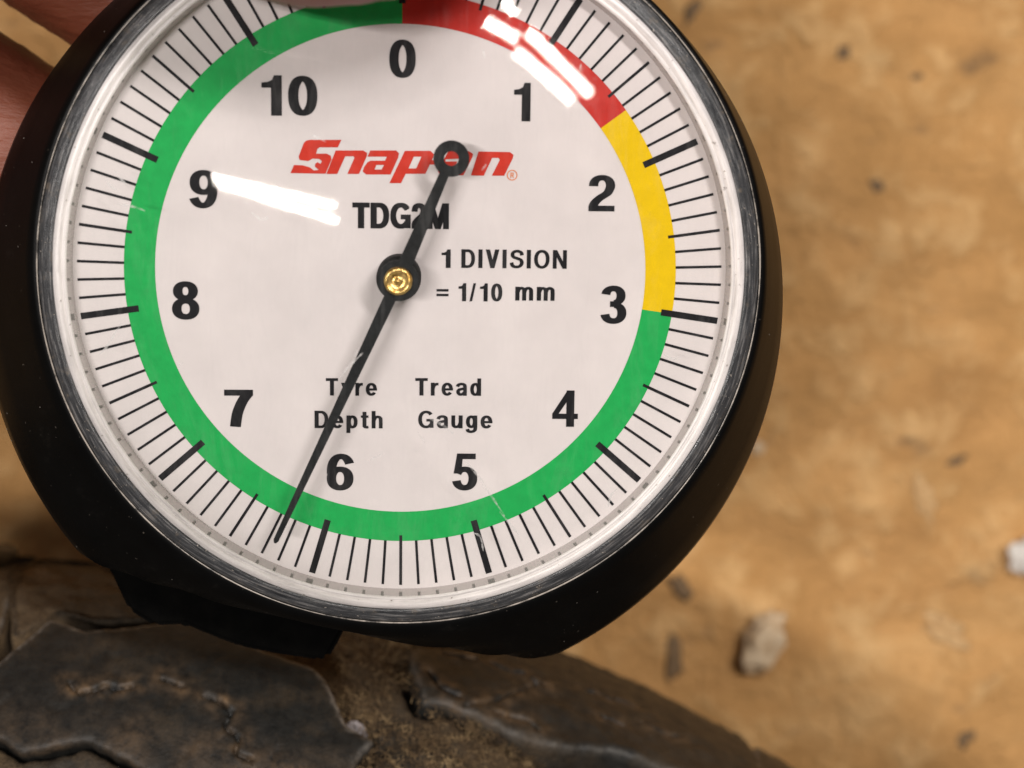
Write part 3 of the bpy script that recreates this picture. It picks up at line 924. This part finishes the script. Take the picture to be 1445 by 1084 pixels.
for k_ in range(len(lev) - 1):
    for i in range(n):
        j = (i + 1) % n
        fs.append((k_ * n + i, k_ * n + j, (k_ + 1) * n + j, (k_ + 1) * n + i))
fs.append(tuple(range((len(lev) - 1) * n, len(lev) * n)))
case = mesh_obj('case', mm(vs), fs, MAT['case'], gauge)
tag(case, 'black rubber case, dusty and wider toward the bottom')
# dark block built to stand in for shade between flat base and cracked lug
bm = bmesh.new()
vv = [bm.verts.new((x * MM, y * MM, -9.5 * MM)) for x, y in GAP_SHADE]
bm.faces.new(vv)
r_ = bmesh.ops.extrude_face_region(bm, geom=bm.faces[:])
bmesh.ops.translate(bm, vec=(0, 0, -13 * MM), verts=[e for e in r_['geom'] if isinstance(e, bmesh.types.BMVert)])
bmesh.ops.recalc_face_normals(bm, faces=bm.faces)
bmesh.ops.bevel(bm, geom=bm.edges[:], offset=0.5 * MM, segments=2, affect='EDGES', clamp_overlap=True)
me = bpy.data.meshes.new('gap_shade_block'); bm.to_mesh(me); bm.free(); me.materials.append(MAT['gap_shade'])
o = bpy.data.objects.new('gap_shade_block', me); COL.objects.link(o); o.parent = gauge

# dial
vs, fs = revolve([(0.02, 0.0), (8, 0.0), (16, 0.0), (22, 0), (25.75, 0.0)], 160)
dial = mesh_obj('dial_face', mm(vs), fs, MAT['paper'], gauge)
tag(dial, 'white printed dial card')
DEG = math.radians(360 / 11)

def band(name, k0, k1, mat):
    r0, r1 = 19.03, 21.42
    n = max(4, int((k1 - k0) * 18))
    vs, fs = [], []
    for i in range(n + 1):
        a = (k0 + (k1 - k0) * i / n) * DEG
        for r in (r0, r1):
            vs.append((r * math.sin(a), r * math.cos(a), 0.03))
    for i in range(n):
        fs.append((2 * i, 2 * i + 1, 2 * i + 3, 2 * i + 2))
    return tag(mesh_obj(name, mm(vs), fs, mat, dial, smooth=False), name.replace('_', ' ') + ' of the scale')
band('red_band', 0.0, 1.635, MAT['redband'])
band('yellow_band', 1.635, 3.0, MAT['yellow'])
band('green_band', 3.0, 11.0, MAT['green'])

def tick_mesh(r0, r1, w):
    m_ = bpy.data.meshes.new('tick_mark')
    m_.from_pydata(mm([(-w / 2, r0, .06), (w / 2, r0, .06), (w / 2, r1, .06), (-w / 2, r1, .06)]), [], [(0, 1, 2, 3)])
    m_.materials.append(MAT['black'])
    return m_
T_MAJ, T_MID, T_MIN = tick_mesh(20.55, 25.05, 0.50), tick_mesh(20.95, 25.02, 0.225), tick_mesh(21.40, 25.0, 0.20)
for i in range(110):
    m_ = T_MAJ if i % 10 == 0 else (T_MID if i % 5 == 0 else T_MIN)
    o = bpy.data.objects.new('tick_mark', m_)
    COL.objects.link(o)
    o.parent = dial
    o.rotation_euler = (0, 0, -i * DEG / 10)

for t, (lo, hi) in NUMS.items():
    o = print_word('numeral', t, lo, hi, dial, MAT['black'], 0.06, gap=0.11)
    tag(o, 'black numeral ' + t)
for t, lo, hi in WORDS:
    WV, WH = (0.195, 0.16)
    cap = {'=': 0.75, 'mm': 0.74}.get(t)
    o = print_word('printed_word', t, lo, hi, dial, MAT['black'], 0.06, gap=0.07 if t == 'TDG2M' else 0.16, cap=cap)
    tag(o, 'small black lettering ' + t)

def logo_piece(outer, holes, mat):
    vs, fs = flat_mesh([outer], holes)
    return vs, fs
lv, lf = [], []
for outer, holes in LOGO:
    vs, fs = flat_mesh([outer], holes)
    b0 = len(lv)
    lv += [(x, y, 0.045 + 0.004 * (len(lf) % 2)) for x, y in vs]
    lf += [[i + b0 for i in f] for f in fs]
o = mesh_obj('logo_lettering', mm(lv), lf, MAT['logo'], dial, smooth=False)
tag(o, 'slanted red maker lettering')
(rxc, ryc), rr = REG
polys = []
ringp = [(rxc + rr * math.cos(i * math.pi / 16), ryc + rr * math.sin(i * math.pi / 16)) for i in range(32)]
inn = [(rxc + (rr - .075) * math.cos(i * math.pi / 16), ryc + (rr - .075) * math.sin(i * math.pi / 16)) for i in range(32)]
for i in range(32):
    j = (i + 1) % 32
    polys.append([ringp[i], ringp[j], inn[j], inn[i]])
def q(x0, y0, x1, y1):
    polys.append([(rxc + x0, ryc + y0), (rxc + x1, ryc + y0), (rxc + x1, ryc + y1), (rxc + x0, ryc + y1)])
q(-.13, -.2, -.06, .2); q(-.13, .13, .1, .2); q(-.13, -.03, .1, .04); q(.05, 0, .12, .17)
polys.append([(rxc - .02, ryc - .01), (rxc + .05, ryc - .01), (rxc + .15, ryc - .2), (rxc + .07, ryc - .2)])
vs, fs = flat_mesh(polys)
tag(mesh_obj('trademark_sign', mm([(x, y, .045) for x, y in vs]), fs, MAT['orange'], dial, smooth=False), 'tiny orange registered sign')

# needle
nd = empty('needle', (0, 0, 0)); nd.parent = gauge
tag(nd, 'black needle with ring tail pointing between six and seven')
tail, hub, tip = (Vector(NEEDLE[k_]) for k_ in ('tail', 'hub', 'tip'))
ax = (tip - tail).normalized(); nx = Vector((-ax.y, ax.x))
def prism(name, polys, z0, z1, mat, parent, bev=0.06):
    vs, fs = flat_mesh(*polys)
    bm = bmesh.new()
    vv = [bm.verts.new((x * MM, y * MM, z0 * MM)) for x, y in vs]
    for f in fs:
        bm.faces.new([vv[i] for i in f])
    r = bmesh.ops.extrude_face_region(bm, geom=bm.faces[:])
    bmesh.ops.translate(bm, vec=(0, 0, (z1 - z0) * MM), verts=[e for e in r['geom'] if isinstance(e, bmesh.types.BMVert)])
    bmesh.ops.recalc_face_normals(bm, faces=bm.faces)
    sharp = [e for e in bm.edges if len(e.link_faces) == 2 and e.calc_face_angle(0) > 1.2 and abs((e.verts[0].co - e.verts[1].co).z) < 1e-7]
    bmesh.ops.bevel(bm, geom=sharp, offset=bev * MM, segments=2, affect='EDGES', clamp_overlap=True)
    m_ = bpy.data.meshes.new(name); bm.to_mesh(m_); bm.free()
    m_.materials.append(mat)
    o = bpy.data.objects.new(name, m_); COL.objects.link(o); o.parent = parent
    return o
def circle(c, r, n=40):
    return [(c.x + r * math.cos(2 * math.pi * i / n), c.y + r * math.sin(2 * math.pi * i / n)) for i in range(n)]
def quad(a, b, wa, wb):
    return [tuple(a + nx * wa), tuple(a - nx * wa), tuple(b - nx * wb), tuple(b + nx * wb)]
prism('pointer', ([quad(tail + ax * 1.1, hub, .36, .58), quad(hub, tip - ax * .22, .50, .205), [tuple(tip - ax * .22 + nx * .205), tuple(tip - ax * .22 - nx * .205), tuple(tip - nx * .08), tuple(tip + nx * .08)], circle(hub, 1.55), circle(tail, 1.36)], [circle(tail, 0.55)]),
      3.3, 3.75, MAT['needle'], nd)
vs, fs = revolve([(1.72, .05), (1.72, 2.35), (1.6, 2.5), (1.5, 3.3), (.2, 3.32)], 48)
hb = mesh_obj('hub', mm([(x + hub.x, y + hub.y, z) for x, y, z in vs]), fs, MAT['needle'], nd)
vs, fs = revolve([(1.08, 3.7), (1.08, 4.05), (.98, 4.2), (.80, 4.22), (.66, 4.05), (.40, 4.0), (.22, 4.02), (.16, 4.12), (.02, 4.14)], 40)
vv = []
for i, (x, y, z) in enumerate(vs):
    n_ = noise.noise(Vector((x * 2.2, y * 2.2, z * 2)))
    vv.append((x * (1 + .04 * n_) + hub.x, y * (1 + .04 * n_) + hub.y, z + .08 * n_ * (z > 4)))
pin = mesh_obj('pivot_pin', mm(vv), fs, MAT['brass'], nd)
tag(pin, 'dented brass pivot pin')

# bezel rings and lens
bz = empty('bezel', (0, 0, 0)); bz.parent = gauge
vs, fs = revolve([(25.34, 0.02), (25.37, 0.5), (25.46, 1.3), (25.50, 1.62)], 220)
mesh_obj('inner_wall', mm(vs), fs, MAT['wall'], bz)
vs, fs = revolve([(25.50, 1.62), (25.54, 1.70), (25.76, 1.74), (25.80, 1.69), (25.84, 1.69), (25.88, 1.75), (26.2, 1.80), (26.48, 1.72), (26.56, 1.58)], 220)
mesh_obj('silver_ring', mm(vs), fs, MAT['ring'], bz)
vs, fs = revolve([(26.56, 1.58), (26.60, 1.66), (26.85, 1.62), (27.1, 1.44), (27.3, 1.40), (27.6, 1.16), (27.74, 1.08), (27.76, 0.85)], 220)
mesh_obj('chamfered_rim', mm(vs), fs, MAT['edge'], bz)
vs, fs = [], []
nn_, kk_ = 220, 8
for i in range(nn_):
    a = 2 * math.pi * i / nn_
    w = 0.055 * (1 + 0.5 * noise.noise(Vector((math.sin(a) * 6, math.cos(a) * 6, 0))))
    for j in range(kk_):
        t = 2 * math.pi * j / kk_
        r = 27.86 + w * math.cos(t)
        vs.append((r * math.sin(a), r * math.cos(a), 1.05 + w * math.sin(t)))
for i in range(nn_):
    for j in range(kk_):
        i2, j2 = (i + 1) % nn_, (j + 1) % kk_
        fs.append((i * kk_ + j, i * kk_ + j2, i2 * kk_ + j2, i2 * kk_ + j))
mesh_obj('edge_bead', mm(vs), fs, MAT['lip'], bz)

RS, ZA = 80.0, 6.6
def dome_z(r):
    return ZA - (RS - math.sqrt(RS * RS - r * r))
prof = [(0.02 + 26.4 * i / 40, dome_z(0.02 + 26.4 * i / 40)) for i in range(41)]
vs, fs = revolve(prof, 160)
lens = mesh_obj('lens', mm(vs), fs, MAT['lens'], gauge)
tag(lens, 'clear domed plastic lens with scratches and lamp reflections')
for i, l in enumerate(SCRATCH):
    pts = crom(l, 6)
    vs, fs = [], []
    m_ = len(pts)
    wmax = 0.085 if len(l) > 2 else 0.055
    for k_, (x, y) in enumerate(pts):
        a = Vector(pts[max(0, k_ - 1)]); b_ = Vector(pts[min(m_ - 1, k_ + 1)])
        t = (b_ - a).normalized()
        w = wmax * (0.25 + math.sin(math.pi * (k_ + .3) / m_)) * random.uniform(.5, 1.2)
        for s_ in (-1, 1):
            px, py = x - t.y * w * s_, y + t.x * w * s_
            vs.append((px, py, dome_z(math.hypot(px, py)) + 0.02))
    for k_ in range(m_ - 1):
        fs.append((2 * k_, 2 * k_ + 1, 2 * k_ + 3, 2 * k_ + 2))
    mesh_obj('scratch', mm(vs), fs, MAT['scratch'], lens)

# dust and scuffs on the rim and the case
dv, df_ = [], []
def fleck(c, nrm, s, el):
    nrm = Vector(nrm).normalized()
    t1 = nrm.orthogonal().normalized(); t1 = Matrix.Rotation(random.uniform(0, 6.28), 3, nrm) @ t1
    t2 = nrm.cross(t1)
    b0 = len(dv)
    kq = random.choice((4, 5))
    for i in range(kq):
        a = 2 * math.pi * i / kq + random.uniform(-.3, .3)
        p = Vector(c) + t1 * math.cos(a) * s * el + t2 * math.sin(a) * s + nrm * 0.02
        dv.append(tuple(p))
    df_.append(tuple(range(b0, b0 + kq)))
for _ in range(420):
    a = random.uniform(0, 2 * math.pi); r = random.uniform(26.65, 27.7)
    if noise.noise(Vector((math.sin(a) * 4, math.cos(a) * 4, 2))) < random.uniform(-.35, .45):
        continue
    z = 1.66 if r < 26.85 else 1.66 - (r - 26.85) * 0.6
    fleck((r * math.sin(a), r * math.cos(a), z + 0.03), (math.sin(a), math.cos(a), 1.6), random.uniform(.02, .055), random.uniform(1, 3))
for _ in range(75):
    a = random.uniform(0, 2 * math.pi); t = random.uniform(0.1, 1.0)
    k_ = 4 + t * 3.99; i0 = int(k_); ff_ = k_ - i0
    e, r, z = [lev[i0][q_] * (1 - ff_) + lev[i0 + 1][q_] * ff_ for q_ in range(3)]
    if (Vector((ex * e + r * math.sin(a), ey * e + r * math.cos(a))) - base_a).dot(base_n) > -1.2:
        continue
    fleck((ex * e + (r + .05) * math.sin(a), ey * e + (r + .05) * math.cos(a), z + 0.05), (math.sin(a), math.cos(a), .9), random.uniform(.015, .05), random.uniform(1, 2.2))
for _ in range(60):
    a = random.uniform(0, 2 * math.pi); r = random.uniform(25.7, 26.8)
    fleck((r * math.sin(a), r * math.cos(a), 1.9), (0, 0, 1), random.uniform(.02, .05), random.uniform(1, 2))
o = mesh_obj('dust_flecks', mm(dv), df_, MAT['dust'], gauge, smooth=False)
tag(o, kind='stuff')

# ================================================================== the hand
def capsule_chain(bm, pts, rad):
    """overlapping balls and tapered links along joints, fused later into one skin"""
    for i in range(len(pts) - 1):
        a, b = Vector(pts[i]), Vector(pts[i + 1])
        m_ = max(2, int((b - a).length / (min(rad[i], rad[i + 1]) * 0.22)))
        for k_ in range(m_ + 1):
            t = k_ / m_
            c = a.lerp(b, t); r = rad[i] * (1 - t) + rad[i + 1] * t
            bmesh.ops.create_icosphere(bm, subdivisions=2, radius=r, matrix=Matrix.Translation(c))

hb_ = bmesh.new()
# index and middle finger behind the case
capsule_chain(hb_, [(-78, 66, 92), (-58, 53.5, 86), (-39.2, 39.6, 82.5), (-27, 30.8, 80), (-21, 26, 79.5)], [10.5, 9.2, 8.3, 7.8, 6.4])
capsule_chain(hb_, [(-92, 52, 90), (-70, 37, 85), (-48.4, 23.2, 81.5), (-34, 14.6, 79), (-27, 10.5, 78.5)], [10.8, 9.6, 8.7, 8.2, 6.6])
capsule_chain(hb_, [(-100, 42, 86), (-86, 26, 78), (-74, 16, 70), (-68, 14, 62)], [10, 9, 8.2, 6.5])
capsule_chain(hb_, [(-106, 30, 82), (-94, 12, 74), (-84, 4, 66), (-79, 2, 58)], [9, 8, 7.2, 6])
# thumb over the front of the bezel
capsule_chain(hb_, [(-88, 86, 98), (-62, 68, 112), (-38, 49.5, 118), (-20, 36.8, 117.5), (-13, 34.7, 116.8), (-6.0, 34.9, 116.6)], [13, 11.2, 9.6, 9.8, 9.3, 8.2])
# palm and wrist
capsule_chain(hb_, [(-80, 68, 93), (-96, 72, 92), (-120, 80, 92)], [12, 17, 19])
capsule_chain(hb_, [(-94, 54, 90), (-110, 62, 90), (-135, 86, 94)], [12, 16, 19])
capsule_chain(hb_, [(-102, 42, 86), (-118, 58, 90)], [11, 15])
capsule_chain(hb_, [(-104, 30, 83), (-122, 52, 90)], [10, 14])
capsule_chain(hb_, [(-120, 80, 93), (-160, 110, 98), (-230, 160, 110)], [21, 23, 29])
bmesh.ops.scale(hb_, vec=(MM,) * 3, verts=hb_.verts)
me = bpy.data.meshes.new('hand'); hb_.to_mesh(me); hb_.free()
tmp = bpy.data.objects.new('hand', me); COL.objects.link(tmp)
md = tmp.modifiers.new('fuse', 'REMESH'); md.mode = 'VOXEL'; md.voxel_size = 0.0011
sm = tmp.modifiers.new('soft', 'SMOOTH'); sm.factor = 0.6; sm.iterations = 8
dg = bpy.context.evaluated_depsgraph_get()
me2 = bpy.data.meshes.new_from_object(tmp.evaluated_get(dg))
tmp.modifiers.clear()
tmp.data = me2
bpy.data.meshes.remove(me)
me2.name = 'hand'
me2.materials.clear(); me2.materials.append(MAT['skin'])
nrm = [v.normal.copy() for v in me2.vertices]
cos = [v.co.copy() for v in me2.vertices]
flat = []
for c, n_ in zip(cos, nrm):
    d_ = 0.22 * noise.noise(c / MM * 0.18) + 0.07 * noise.noise(c / MM * 0.9)
    flat += list(c + n_ * d_ * MM)
me2.vertices.foreach_set('co', flat)
me2.polygons.foreach_set('use_smooth', [True] * len(me2.polygons))
hand = tmp
hand.name = 'hand'
tag(hand, 'bare hand gripping the gauge, thumb over the rim and fingers behind the case', 'hand')
# thumbnail on the front of the thumb
vs, fs = [], []
for i in range(9):
    for j in range(7):
        a = (i / 8 - .5) * 1.5; t = j / 6
        r = 8.6
        x = -16 + 11.5 * t
        vs.append((x, 34.6 + r * math.sin(a) * (1 - .12 * t * t), 116.6 + (r + .25 - 1.2 * max(0, t - .5)) * math.cos(a)))
for i in range(8):
    for j in range(6):
        fs.append((i * 7 + j, i * 7 + j + 1, (i + 1) * 7 + j + 1, (i + 1) * 7 + j))
mesh_obj('thumbnail', mm(vs), fs, MAT['nail'], hand)
